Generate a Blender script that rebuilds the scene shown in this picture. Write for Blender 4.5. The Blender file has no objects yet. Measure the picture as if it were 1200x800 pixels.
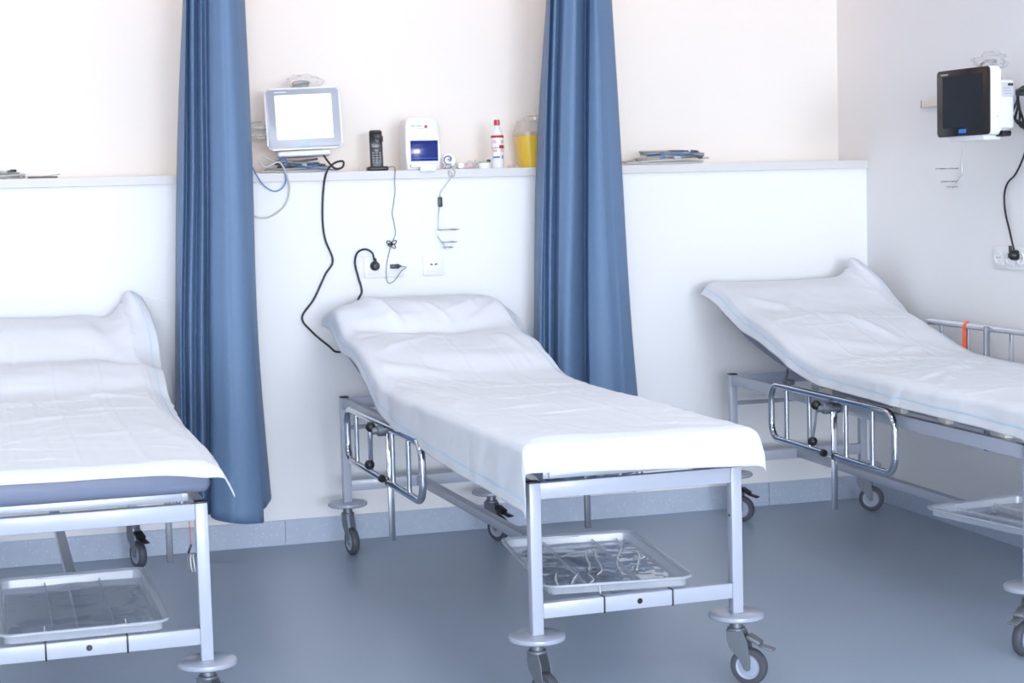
import bpy, bmesh, math, random
from mathutils import Vector, Matrix, noise

# ------------------------------------------------------------------ camera
FPX = 2018.9
CAM = Vector((-3.4055, -6.4592, 1.2965))
YAW, PIT, ROL = 0.2807, 0.0840, -0.0270
fw = Vector((math.sin(YAW)*math.cos(PIT), math.cos(YAW)*math.cos(PIT), -math.sin(PIT)))
r0 = Vector((math.cos(YAW), -math.sin(YAW), 0)); u0 = r0.cross(fw)
rt = r0*math.cos(ROL) + u0*math.sin(ROL)
up = -r0*math.sin(ROL) + u0*math.cos(ROL)
sc = bpy.context.scene
COL = sc.collection
cd = bpy.data.cameras.new('camera'); co = bpy.data.objects.new('camera', cd); COL.objects.link(co)
cd.sensor_width = 36; cd.lens = FPX/1200*36; cd.clip_start = .05; cd.clip_end = 60
co.matrix_world = Matrix(((rt.x, up.x, -fw.x, CAM.x), (rt.y, up.y, -fw.y, CAM.y), (rt.z, up.z, -fw.z, CAM.z), (0, 0, 0, 1)))
cd.dof.use_dof = True; cd.dof.focus_distance = 4.9; cd.dof.aperture_fstop = 7.0
sc.camera = co

# ------------------------------------------------------------------ world, lights, exposure
wd = bpy.data.worlds.new('sky'); sc.world = wd; wd.use_nodes = True
bg = wd.node_tree.nodes['Background']; bg.inputs[0].default_value = (.62, .76, 1, 1); bg.inputs[1].default_value = .6
vs = sc.view_settings
vs.view_transform = 'Standard'; vs.look = 'None'; vs.gamma = 1; vs.exposure = 0.06; vs.use_curve_mapping = False

def area(name, loc, rot, sx, sy, power, col):
    l = bpy.data.lights.new(name, 'AREA'); l.shape = 'RECTANGLE'; l.size = sx; l.size_y = sy
    l.energy = power; l.color = col
    o = bpy.data.objects.new(name, l); COL.objects.link(o); o.location = loc; o.rotation_euler = rot
    return o
DAY = (.835, .885, .985)
# daylight entering through the windows of the wall behind the camera
area('window_daylight', (-1.7, -13.92, 1.55), (math.pi/2, 0, 0), 2.5, 1.9, 515, DAY)
area('window_daylight', (-4.9, -13.92, 1.55), (math.pi/2, 0, 0), 2.5, 1.9, 375, DAY)
# overhead fill added to lift the sheet tops, without lamp bodies
for x, y in ((-1.6, -2.2), (-4.2, -2.2), (-1.6, -5.4), (-4.2, -5.4)):
    area('added_overhead_fill', (x, y, 2.84), (0, 0, 0), 1.2, .3, 14, (.93, .965, 1))
area('added_warm_wash', (-2.6, -.06, 2.74), (math.radians(78), 0, 0), 4.6, .08, 11, (1, .46, .20))  # warm wash added above the view to tint the upper wall

def at(px, py, axis, val):
    d = fw*FPX + rt*(px-600) + up*(400-py)
    t = (val - CAM[axis])/d[axis]
    return CAM + d*t

# ------------------------------------------------------------------ materials
MATS = {}
def mat(name, col, rough=.5, metal=0, var=.04, scale=30, bump=0, bscale=200, spec=.5, alpha=1, trans=0, emit=0, detail=3, speck=None, coat=0):
    if name in MATS: return MATS[name]
    m = bpy.data.materials.new(name); m.use_nodes = True
    nt = m.node_tree; b = nt.nodes['Principled BSDF']; N = nt.nodes.new; K = nt.links.new
    tc = N('ShaderNodeTexCoord')
    nz = N('ShaderNodeTexNoise'); nz.inputs['Scale'].default_value = scale; nz.inputs['Detail'].default_value = detail
    K(tc.outputs['Object'], nz.inputs['Vector'])
    mx = N('ShaderNodeMix'); mx.data_type = 'RGBA'
    mx.inputs[6].default_value = tuple(max(0, c*(1-var)) for c in col)+(1,)
    mx.inputs[7].default_value = tuple(min(1, c*(1+var)) for c in col)+(1,)
    K(nz.outputs['Fac'], mx.inputs[0]); out = mx.outputs[2]
    if speck:
        sp = N('ShaderNodeTexVoronoi'); sp.inputs['Scale'].default_value = speck[0]
        K(tc.outputs['Object'], sp.inputs['Vector'])
        rp = N('ShaderNodeMapRange'); rp.inputs[1].default_value = speck[1]; rp.inputs[2].default_value = 0; rp.inputs[4].default_value = speck[3]
        K(sp.outputs['Distance'], rp.inputs[0])
        m2 = N('ShaderNodeMix'); m2.data_type = 'RGBA'; K(rp.outputs[0], m2.inputs[0]); K(out, m2.inputs[6]); m2.inputs[7].default_value = speck[2]+(1,)
        out = m2.outputs[2]
    K(out, b.inputs['Base Color'])
    b.inputs['Roughness'].default_value = rough; b.inputs['Metallic'].default_value = metal
    b.inputs['Specular IOR Level'].default_value = spec; b.inputs['Alpha'].default_value = alpha
    b.inputs['Transmission Weight'].default_value = trans; b.inputs['Coat Weight'].default_value = coat
    if emit:
        K(out, b.inputs['Emission Color']); b.inputs['Emission Strength'].default_value = emit
    if bump:
        n2 = N('ShaderNodeTexNoise'); n2.inputs['Scale'].default_value = bscale; n2.inputs['Detail'].default_value = 4
        K(tc.outputs['Object'], n2.inputs['Vector'])
        bp = N('ShaderNodeBump'); bp.inputs['Strength'].default_value = bump; bp.inputs['Distance'].default_value = .01
        K(n2.outputs['Fac'], bp.inputs['Height']); K(bp.outputs[0], b.inputs['Normal'])
    MATS[name] = m; return m

def clear_mat(name, tint, opac, rough=.08, bump=0, bscale=14, refl=1.0):
    """thin clear plastic: see-through, a milky part and real fresnel reflections"""
    m = bpy.data.materials.new(name); m.use_nodes = True
    nt = m.node_tree; nt.nodes.remove(nt.nodes['Principled BSDF']); N = nt.nodes.new; K = nt.links.new
    o = nt.nodes['Material Output']
    tr = N('ShaderNodeBsdfTransparent'); tr.inputs[0].default_value = (.985, .99, 1, 1)
    dd = N('ShaderNodeBsdfDiffuse'); dd.inputs[0].default_value = tint+(1,)
    tl = N('ShaderNodeBsdfTranslucent'); tl.inputs[0].default_value = tint+(1,)
    df = N('ShaderNodeMixShader'); df.inputs[0].default_value = .4; nt.links.new(dd.outputs[0], df.inputs[1]); nt.links.new(tl.outputs[0], df.inputs[2])
    gl = N('ShaderNodeBsdfGlossy'); gl.inputs['Roughness'].default_value = rough
    lw = N('ShaderNodeLayerWeight'); lw.inputs[0].default_value = .5
    pw = N('ShaderNodeMath'); pw.operation = 'POWER'; pw.inputs[1].default_value = 4.0; nt.links.new(lw.outputs['Facing'], pw.inputs[0])
    fr = N('ShaderNodeMath'); fr.operation = 'MULTIPLY_ADD'; fr.inputs[1].default_value = .75; fr.inputs[2].default_value = .045; nt.links.new(pw.outputs[0], fr.inputs[0])
    tc = N('ShaderNodeTexCoord'); nz = N('ShaderNodeTexNoise'); nz.inputs['Scale'].default_value = bscale
    K(tc.outputs['Object'], nz.inputs['Vector'])
    if bump:
        bp = N('ShaderNodeBump'); bp.inputs['Strength'].default_value = bump; bp.inputs['Distance'].default_value = .03
        K(nz.outputs['Fac'], bp.inputs['Height']); K(bp.outputs[0], gl.inputs['Normal']); K(bp.outputs[0], lw.inputs['Normal'])
    m1 = N('ShaderNodeMixShader'); m1.inputs[0].default_value = opac; K(tr.outputs[0], m1.inputs[1]); K(df.outputs[0], m1.inputs[2])
    sc_ = N('ShaderNodeMath'); sc_.operation = 'MULTIPLY'; sc_.inputs[1].default_value = refl; sc_.use_clamp = True; K(fr.outputs[0], sc_.inputs[0])
    m2 = N('ShaderNodeMixShader'); K(sc_.outputs[0], m2.inputs[0]); K(m1.outputs[0], m2.inputs[1]); K(gl.outputs[0], m2.inputs[2])
    K(m2.outputs[0], o.inputs[0]); MATS[name] = m; return m

WALL = mat('white_wall_paint', (.86, .865, .87), .75, var=.012, scale=2, bump=.06, bscale=260)
UPW = mat('warm_lit_wall_paint', (.885, .845, .785), .75, var=.012, scale=2, bump=.06, bscale=260)  # warm light on the upper wall, mixed into its base colour
SILL = mat('ledge_board', (.70, .685, .67), .5, var=.01, scale=4)
CEIL = mat('ceiling_paint', (.80, .80, .80), .8, var=.03, scale=3)
FLOOR = mat('vinyl_floor', (.335, .405, .50), .36, var=.10, scale=1.6, bump=.03, bscale=420, spec=.35, speck=(150, .16, (.52, .58, .68), .45))
BASE = mat('vinyl_skirting', (.46, .53, .645), .5, var=.07, scale=30, speck=(62, .24, (.78, .84, .92), .8))
FRAME = mat('painted_steel', (.455, .49, .575), .34, var=.01, scale=9, coat=.2)
GREYST = mat('grey_steel', (.44, .47, .52), .35, metal=.25, var=.03)
CHROME = mat('chrome', (.60, .62, .66), .09, metal=1, var=.02)
ZINC = mat('zinc_plate', (.24, .26, .29), .45, metal=.65, var=.06, scale=40)
TYRE = mat('grey_rubber', (.075, .082, .10), .5, var=.06)
HUB = mat('hub_plastic', (.36, .41, .50), .4, var=.03)
DISC = mat('bumper_plastic', (.38, .41, .49), .22, var=.02, coat=.3)
BLACK = mat('black_plastic', (.012, .012, .014), .4, var=.05)
BLACKG = mat('black_gloss', (.009, .009, .010), .25, var=.05)
MATTR = mat('vinyl_upholstery', (.19, .22, .31), .48, var=.03, bump=.05, bscale=300)
PAPER = mat('paper_sheet', (.735, .765, .81), .62, var=.012, scale=25, bump=.05, bscale=330)
BLUEL = mat('light_blue_thread', (.52, .77, .92), .6, var=.02)
CURT = mat('blue_curtain_cloth', (.130, .215, .355), .62, var=.05, scale=60, bump=.06, bscale=500)
WHITE = mat('white_plastic', (.86, .87, .88), .32, var=.008)
CREAM = mat('cream_plastic', (.78, .75, .66), .45, var=.02)
SILV = mat('silver_bezel', (.42, .435, .49), .3, var=.01)
SCRON = mat('lit_screen', (.90, .95, 1.0), .25, var=.03, scale=4, emit=.32)
SCROFF = mat('dark_screen', (.028, .029, .031), .12, var=.08, scale=5)
BLUEW = mat('blue_window', (.008, .020, .19), .12, var=.1, scale=6)
RED = mat('red_print', (.62, .02, .045), .45, var=.04)
PINK = mat('pink_print', (.80, .42, .45), .5, var=.06)
BLUEP = mat('blue_print', (.03, .10, .50), .45, var=.04)
BLUEB = mat('bright_blue_badge', (.04, .22, .72), .4, var=.03)
NAVY = mat('navy_print', (.04, .045, .20), .5, var=.05)
GREYP = mat('grey_print', (.42, .42, .44), .6, var=.1)
YEL = mat('yellow_plastic', (.86, .57, .045), .35, var=.03)
GREYC = mat('grey_cable', (.33, .345, .33), .45, var=.06)
DGREY = mat('dark_grey_cable', (.10, .105, .11), .45, var=.06)
BLUEC = mat('blue_cable', (.10, .22, .50), .4, var=.06)
LGREY = mat('light_grey_cable', (.55, .555, .53), .45, var=.04)
ORANGE = mat('orange_ribbon', (.90, .13, .035), .55, var=.05)
GREEN = mat('green_pack', (.33, .50, .30), .5, var=.1)
STEELW = mat('steel_wire', (.40, .41, .42), .25, metal=1, var=.03)
KEY = mat('key_grey', (.23, .235, .25), .4, var=.05)
HAND = mat('phone_shell', (.032, .034, .040), .35, var=.05)
CLEAR = clear_mat('clear_plastic', (.85, .89, .96), .13, .06, .12, 7, .8)
CLEARW = clear_mat('wavy_clear_plastic', (.85, .89, .96), .10, .03, .9, 7, 1.2)
RIMC = clear_mat('clear_plastic_rim', (.90, .94, 1.0), .38, .15, 0, 10, 1.0)
BAG = clear_mat('clear_bag', (.85, .86, .88), .12, .2, .4, 40, .8)
LIDC = clear_mat('milky_lid', (.90, .87, .83), .55, .2)

# ------------------------------------------------------------------ mesh helpers
class MB:
    def __init__(s): s.bm = bmesh.new()
    def box(s, c, d, bev=0, rot=None, seg=2):
        r = bmesh.ops.create_cube(s.bm, size=1); vs_ = r['verts']
        M = Matrix.Translation(Vector(c)) @ (rot.to_4x4() if rot else Matrix.Identity(4)) @ Matrix.Diagonal((d[0], d[1], d[2], 1))
        bmesh.ops.transform(s.bm, matrix=M, verts=vs_)
        if bev:
            es = list({e for v in vs_ for e in v.link_edges})
            bmesh.ops.bevel(s.bm, geom=es, offset=bev, segments=seg, affect='EDGES', profile=.5)
        return s
    def bar(s, p0, p1, w, h, bev=.002):
        """rectangular bar from p0 to p1: w across, h in the upright direction"""
        p0, p1 = Vector(p0), Vector(p1); d = (p1-p0); L = d.length; d.normalize()
        x = d.cross(Vector((0, 0, 1)))
        x = Vector((1, 0, 0)) if x.length < 1e-4 else x.normalized()
        z = x.cross(d)
        return s.box((p0+p1)/2, (w, L, h), bev, Matrix((x, d, z)).transposed())
    def tube(s, pts, r, n=8, closed=False, cap=True, sm=0):
        P = [Vector(p) for p in pts]
        if sm: P = smooth(P, sm, closed)
        m = len(P); rings = []; t0 = None; nrm = None
        for i in range(m):
            a = P[(i-1) % m] if (closed or i > 0) else P[i]
            b = P[(i+1) % m] if (closed or i < m-1) else P[i]
            t = (b-a); t = t.normalized() if t.length > 1e-9 else (t0 or Vector((0, 0, 1)))
            if nrm is None:
                nrm = t.orthogonal().normalized()
            else:
                nrm = nrm - t*nrm.dot(t)
                nrm = nrm.normalized() if nrm.length > 1e-6 else t.orthogonal().normalized()
            bn = t.cross(nrm); t0 = t
            rr = r(i/(m-1)) if callable(r) else r
            rings.append([s.bm.verts.new(P[i] + (nrm*math.cos(2*math.pi*k/n) + bn*math.sin(2*math.pi*k/n))*rr) for k in range(n)])
        for i in range(m if closed else m-1):
            A, B = rings[i], rings[(i+1) % m]
            for k in range(n):
                try: s.bm.faces.new((A[k], A[(k+1) % n], B[(k+1) % n], B[k]))
                except ValueError: pass
        if cap and not closed:
            s.bm.faces.new(rings[0][::-1]); s.bm.faces.new(rings[-1])
        return s
    def lathe(s, prof, c=(0, 0, 0), axis=(0, 0, 1), n=24):
        """prof: (radius, height) list, spun about axis through c"""
        ax = Vector(axis).normalized(); x = ax.orthogonal().normalized(); y = ax.cross(x); c = Vector(c)
        rings = []
        for r, h in prof:
            if r < 1e-6: rings.append([s.bm.verts.new(c+ax*h)])
            else: rings.append([s.bm.verts.new(c+ax*h+(x*math.cos(2*math.pi*k/n)+y*math.sin(2*math.pi*k/n))*r) for k in range(n)])
        for A, B in zip(rings, rings[1:]):
            for k in range(n):
                if len(A) == 1 and len(B) == 1: continue
                if len(A) == 1: s.bm.faces.new((A[0], B[(k+1) % n], B[k]))
                elif len(B) == 1: s.bm.faces.new((A[k], A[(k+1) % n], B[0]))
                else: s.bm.faces.new((A[k], A[(k+1) % n], B[(k+1) % n], B[k]))
        return s
    def cyl(s, p0, p1, r, n=16, bev=0):
        p0, p1 = Vector(p0), Vector(p1); L = (p1-p0).length
        pr = [(0, 0), (r-bev, 0), (r, bev), (r, L-bev), (r-bev, L), (0, L)] if bev else [(0, 0), (r, 0), (r, L), (0, L)]
        return s.lathe(pr, p0, p1-p0, n)
    def sphere(s, c, r, sub=2):
        q = bmesh.ops.create_icosphere(s.bm, subdivisions=sub, radius=1)
        rr = (r, r, r) if not hasattr(r, '__len__') else r
        bmesh.ops.transform(s.bm, matrix=Matrix.Translation(Vector(c)) @ Matrix.Diagonal((*rr, 1)), verts=q['verts'])
        return q['verts']
    def prism(s, poly, thick, o, ex, ey, bev=0):
        """poly of (u,v) in the plane o + u ex + v ey, thickened along ex x ey"""
        o, ex, ey = Vector(o), Vector(ex), Vector(ey); nn = ex.cross(ey).normalized()*thick
        A = [s.bm.verts.new(o+ex*u+ey*v) for u, v in poly]; B = [s.bm.verts.new(v.co+nn) for v in A]
        s.bm.faces.new(A[::-1]); s.bm.faces.new(B)
        fs = []
        for i in range(len(A)):
            j = (i+1) % len(A); fs.append(s.bm.faces.new((A[i], A[j], B[j], B[i])))
        if bev:
            es = [e for e in {e for v in A+B for e in v.link_edges}
                  if (e.verts[0] in A) == (e.verts[1] in A)]
            bmesh.ops.bevel(s.bm, geom=es, offset=bev, segments=2, affect='EDGES', profile=.5)
        return s
    def grid(s, fn, nu, nv, closed_u=False):
        V = [[s.bm.verts.new(fn(i/(nu), j/(nv))) for i in range(nu if closed_u else nu+1)] for j in range(nv+1)]
        W_ = nu if closed_u else nu+1
        for j in range(nv):
            for i in range(nu):
                s.bm.faces.new((V[j][i], V[j][(i+1) % W_], V[j+1][(i+1) % W_], V[j+1][i]))
        return s
    def build(s, name, m, parent=None, world=False, smooth_=True, ang=40):
        bmesh.ops.recalc_face_normals(s.bm, faces=s.bm.faces)
        off = Vector((0, 0, 0))
        if parent is not None and world: off = parent.location.copy()
        if parent is None and not world:
            cs = [v.co for v in s.bm.verts]
            lo = Vector([min(c[i] for c in cs) for i in range(3)]); hi = Vector([max(c[i] for c in cs) for i in range(3)])
            off = Vector(((lo.x+hi.x)/2, (lo.y+hi.y)/2, lo.z))
        if off.length > 0: bmesh.ops.translate(s.bm, vec=-off, verts=s.bm.verts)
        me = bpy.data.meshes.new(name); s.bm.to_mesh(me); s.bm.free()
        me.materials.append(m)
        if smooth_:
            me.shade_smooth()
            if ang < 180: me.set_sharp_from_angle(angle=math.radians(ang))
        o = bpy.data.objects.new(name, me); COL.objects.link(o)
        if parent is not None: o.parent = parent
        else: o.location = off
        return o

def smooth(P, k, closed=False):
    out = []; m = len(P)
    for i in range(m if closed else m-1):
        g = lambda j: P[j % m] if closed else P[max(0, min(m-1, j))]
        a, b, c, d = g(i-1), g(i), g(i+1), g(i+2)
        for q in range(k):
            t = q/k
            out.append(.5*((2*b)+(c-a)*t+(2*a-5*b+4*c-d)*t*t+(3*b-a-3*c+d)*t**3))
    if not closed: out.append(P[-1])
    return out
def interp(tab, x):
    if x <= tab[0][0]: return tab[0][1]
    for (x0, y0), (x1, y1) in zip(tab, tab[1:]):
        if x <= x1:
            t = (x-x0)/(x1-x0); return y0+(y1-y0)*t
    return tab[-1][1]
def sinterp(tab, x):
    """smooth (Catmull-Rom) table lookup"""
    if x <= tab[0][0]: return tab[0][1]
    n = len(tab)
    for i in range(n-1):
        if x <= tab[i+1][0]:
            x0, y0 = tab[i]; x1, y1 = tab[i+1]; h = x1-x0; t = (x-x0)/h
            m0 = (y1-tab[i-1][1])/(x1-tab[i-1][0]) if i > 0 else (y1-y0)/h
            m1 = (tab[i+2][1]-y0)/(tab[i+2][0]-x0) if i < n-2 else (y1-y0)/h
            return (2*t**3-3*t*t+1)*y0+(t**3-2*t*t+t)*h*m0+(-2*t**3+3*t*t)*y1+(t**3-t*t)*h*m1
    return tab[-1][1]
def tag(o, label, cat, group=None):
    o['label'] = label; o['category'] = cat
    if group: o['group'] = group
    return o
def thing(name, label, cat, loc=(0, 0, 0), rz=0, group=None):
    o = bpy.data.objects.new(name, None); COL.objects.link(o); o.empty_display_size = .05
    o.location = loc; o.rotation_euler = (0, 0, rz)
    return tag(o, label, cat, group)
def struct(name, mb, m, parent=None):
    o = mb.build(name, m, parent, smooth_=False)
    if parent is None: o['kind'] = 'structure'
    return o

# ------------------------------------------------------------------ room
HL = 1.3736; LT = HL+.033; UP = .25; XL = -6.6; YB = -14.0; H = 2.85
struct('floor', MB().box(((XL+.2)/2, YB/2, -.05), (-XL+.6, -YB+1.0, .1)), FLOOR)
struct('ceiling', MB().box(((XL+.2)/2, YB/2, H+.05), (-XL+.6, -YB+1.0, .1)), CEIL)
struct('wall_back', MB().box((XL/2, UP/2, HL/2), (-XL, UP, HL)), WALL)
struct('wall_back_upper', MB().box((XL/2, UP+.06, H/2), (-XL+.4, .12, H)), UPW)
struct('wall_right', MB().box((.06, (YB+UP)/2, H/2), (.12, -YB+UP, H)), WALL)
struct('wall_left', MB().box((XL-.06, (YB+UP)/2, H/2), (.12, -YB+UP, H)), WALL)
rear = MB()
rear.box((XL/2, YB-.06, .3), (-XL, .12, .6)); rear.box((XL/2, YB-.06, 2.675), (-XL, .12, .35))
for x0, x1 in ((XL, -6.15), (-3.65, -2.95), (-.45, 0)): rear.box(((x0+x1)/2, YB-.06, 1.55), (x1-x0, .12, 1.9))
struct('wall_rear', rear, WALL)
for i, x in enumerate((-4.9, -1.7)):
    w = MB()
    for dx in (-1.22, 0, 1.22): w.box((x+dx, YB-.05, 1.55), (.06, .07, 1.9))
    for dz in (.63, 2.47): w.box((x, YB-.05, dz), (2.5, .07, .06))
    wo = struct('window_%d' % (i+1), w, WHITE)
    MB().box((x, YB-.07, 1.55), (2.44, .006, 1.84)).build('pane', clear_mat('window_glass', (.9, .95, 1), .02), wo, world=True, smooth_=False)
struct('trim_1', MB().box((XL/2, (UP-.018)/2, (HL+LT)/2), (-XL, UP+.018, LT-HL), .002), SILL)
# vinyl skirting, welded from strips: the joints show
seam = at(334, 625, 1, 0).x
segs = [(XL, seam-2.0), (seam-2.0, seam), (seam, seam+2.0), (seam+2.0, -.008)]
bb = struct('baseboard_back', MB().box((segs[1][0]+(segs[1][1]-segs[1][0])/2, -.004, .048), (segs[1][1]-segs[1][0]-.002, .008, .096), .0015), BASE)
def child_ws(mb, name, m, par):
    return mb.build(name, m, par, world=True, smooth_=False)
for k, (x0, x1) in enumerate(segs):
    if k != 1: child_ws(MB().box(((x0+x1)/2, -.004, .048), (x1-x0-.002, .008, .096), .0015), 'skirting_strip', BASE, bb)
br = struct('baseboard_right', MB().box((-.004, -2.0, .048), (.008, 3.98, .096), .0015), BASE)
child_ws(MB().box((-.004, -8.99, .048), (.008, 9.99, .096), .0015), 'skirting_strip', BASE, br)
struct('baseboard_left', MB().box((XL+.004, YB/2, .048), (.008, -YB-.02, .096)), BASE)

# ------------------------------------------------------------------ beds
W, L, ZT = .5564, 2.108, .579
BEDS = {'centre': ((-1.985, -.2372), .0405), 'left': ((-3.3125, -.1766), .0178), 'right': ((-.4429, -.2539), -.0159)}
MTAB = [(-.08, .896), (.10, .835), (.234, .79), (.45, .738), (.62, .707), (.80, .687), (1.0, .68), (2.2, .68)]
MEND = 2.155
def P(a, b, z): return Vector((a, -b, z))     # bed coordinates: a across, b from head to foot, z up

def rrect(w, h, r, n=4):
    out = []
    for cx, cy, a0 in ((w/2-r, h/2-r, 0), (-w/2+r, h/2-r, 90), (-w/2+r, -h/2+r, 180), (w/2-r, -h/2+r, 270)):
        for k in range(n+1):
            a = math.radians(a0+90*k/n); out.append((cx+r*math.cos(a), cy+r*math.sin(a)))
    return out

def make_caster(root, a, b, ang, brake):
    """disc bumper, swivel fork and wheel under one leg; ang = direction in which the wheel trails (bed x,y)"""
    d = Vector((math.cos(ang), math.sin(ang), 0)); ax = Vector((-d.y, d.x, 0)); o = P(a, b, 0)
    MB().lathe([(.0, .176), (.068, .176), (.0725, .179), (.0735, .184), (.072, .189), (.067, .192), (.021, .192), (.0, .192)], o, n=40).build('bumper_disc', DISC, root)
    f = MB()
    f.cyl(o+Vector((0, 0, .150)), o+Vector((0, 0, .177)), .017, 18, .002)
    f.cyl(o+Vector((0, 0, .143)), o+Vector((0, 0, .152)), .024, 20, .002)
    poly = [(-.022, .145), (.022, .145), (.035, .118), (.043, .065), (.042, .044), (.034, .038), (.026, .043), (.012, .070), (-.016, .098), (-.023, .12)]
    for s in (-1, 1):
        f.prism(poly, .003*s, o+ax*(s*.0165), d, Vector((0, 0, 1)))
    f.box(o+d*(-.002)+Vector((0, 0, .1435)), (.044, .036, .004), .0015, Matrix((d, ax, Vector((0, 0, 1)))).transposed())
    c = f.build('caster', ZINC, root)
    wc = o+d*.034+Vector((0, 0, .05))
    MB().lathe([(.033, -.013), (.040, -.0135), (.046, -.0125), (.0492, -.008), (.05, 0), (.0492, .008), (.046, .0125), (.040, .0135), (.033, .013), (.033, -.013)], wc, ax, 36).build('wheel', TYRE, c)
    MB().lathe([(0, -.0125), (.010, -.0125), (.012, -.0105), (.028, -.0095), (.031, -.012), (.0335, -.0125), (.0335, .0125), (.031, .012), (.028, .0095), (.012, .0105), (.010, .0125), (0, .0125)], wc, ax, 32).build('hub', HUB, c)
    MB().cyl(wc-ax*.0215, wc+ax*.0215, .0055, 12, .001).build('axle', ZINC, c)
    if brake:
        q = MB()
        rot = Matrix((d, ax, Vector((0, 0, 1)))).transposed()
        q.box(o+d*.050+Vector((0, 0, .122)), (.040, .034, .012), .003, rot @ Matrix.Rotation(math.radians(28), 3, 'Y'))
        q.box(o+d*.084+Vector((0, 0, .104)), (.040, .030, .005), .002, rot @ Matrix.Rotation(math.radians(14), 3, 'Y'))
        q.build('brake_pedal', BLACK if brake == 1 else ZINC, c)

def make_guard(root, side, b0, b1, z0, z1, mid, post):
    """chrome tube guard with flat post, clamp and two-ball lever; side -1 left, +1 right"""
    A = side*(W/2+.052); r = .0118
    def loop(pts): return [P(A, b, z) for b, z in pts]
    R = .055; arc = lambda cb, cz, a0, a1: [(cb+R*math.cos(math.radians(a0+(a1-a0)*k/6)), cz+R*math.sin(math.radians(a0+(a1-a0)*k/6))) for k in range(7)]
    g = MB()
    path = [(mid-.055, z0)] + arc(b0+R, z0+R, 270, 180) + arc(b0+R, z1-R, 180, 90) + arc(b1-R, z1-R, 90, 0) + arc(b1-R, z0+R, 0, -90) + [(mid+.045, z0)]
    g.tube(loop(path), r, 12)
    gr = g.build('guard_rail', CHROME, root)
    for fr in (.14, .34, .64, .84):
        b = b0+(b1-b0)*fr
        MB().tube([P(A, b, z0), P(A, b, z1)], .0082, 10).build('bar', CHROME, gr)
    MB().box(P(A-side*.016, mid, (post[0]+post[1])/2), (.020, .012, post[1]-post[0]), .002).build('post', CHROME if side < 0 else ZINC, gr)
    for b, s in ((mid-.055, 1), (mid+.045, -1)):
        MB().cyl(P(A, b-.004*s, z0), P(A, b+.014*s, z0), .0125, 14, .003).build('end_cap', BLACK, gr)
    zc = .556
    k = MB()
    k.cyl(P(side*(W/2+.012), mid-.01, zc), P(A+side*.022, mid-.01, zc), .019, 18, .004)
    k.cyl(P(A+side*.020, mid-.01, zc), P(A+side*.040, mid-.01, zc), .012, 14, .002)
    k.build('clamp', ZINC, gr)
    MB().tube([P(A+side*.036, mid-.015, zc+.012), P(A+side*.040, mid-.05, zc-.11)], .0045, 8).build('lever', CHROME, gr)
    for b, z in ((mid-.02, zc+.012), (mid-.05, zc-.115)):
        m = MB(); m.sphere(P(A+side*.040, b, z), .0165, 3); m.build('knob', BLACK, gr)

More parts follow.
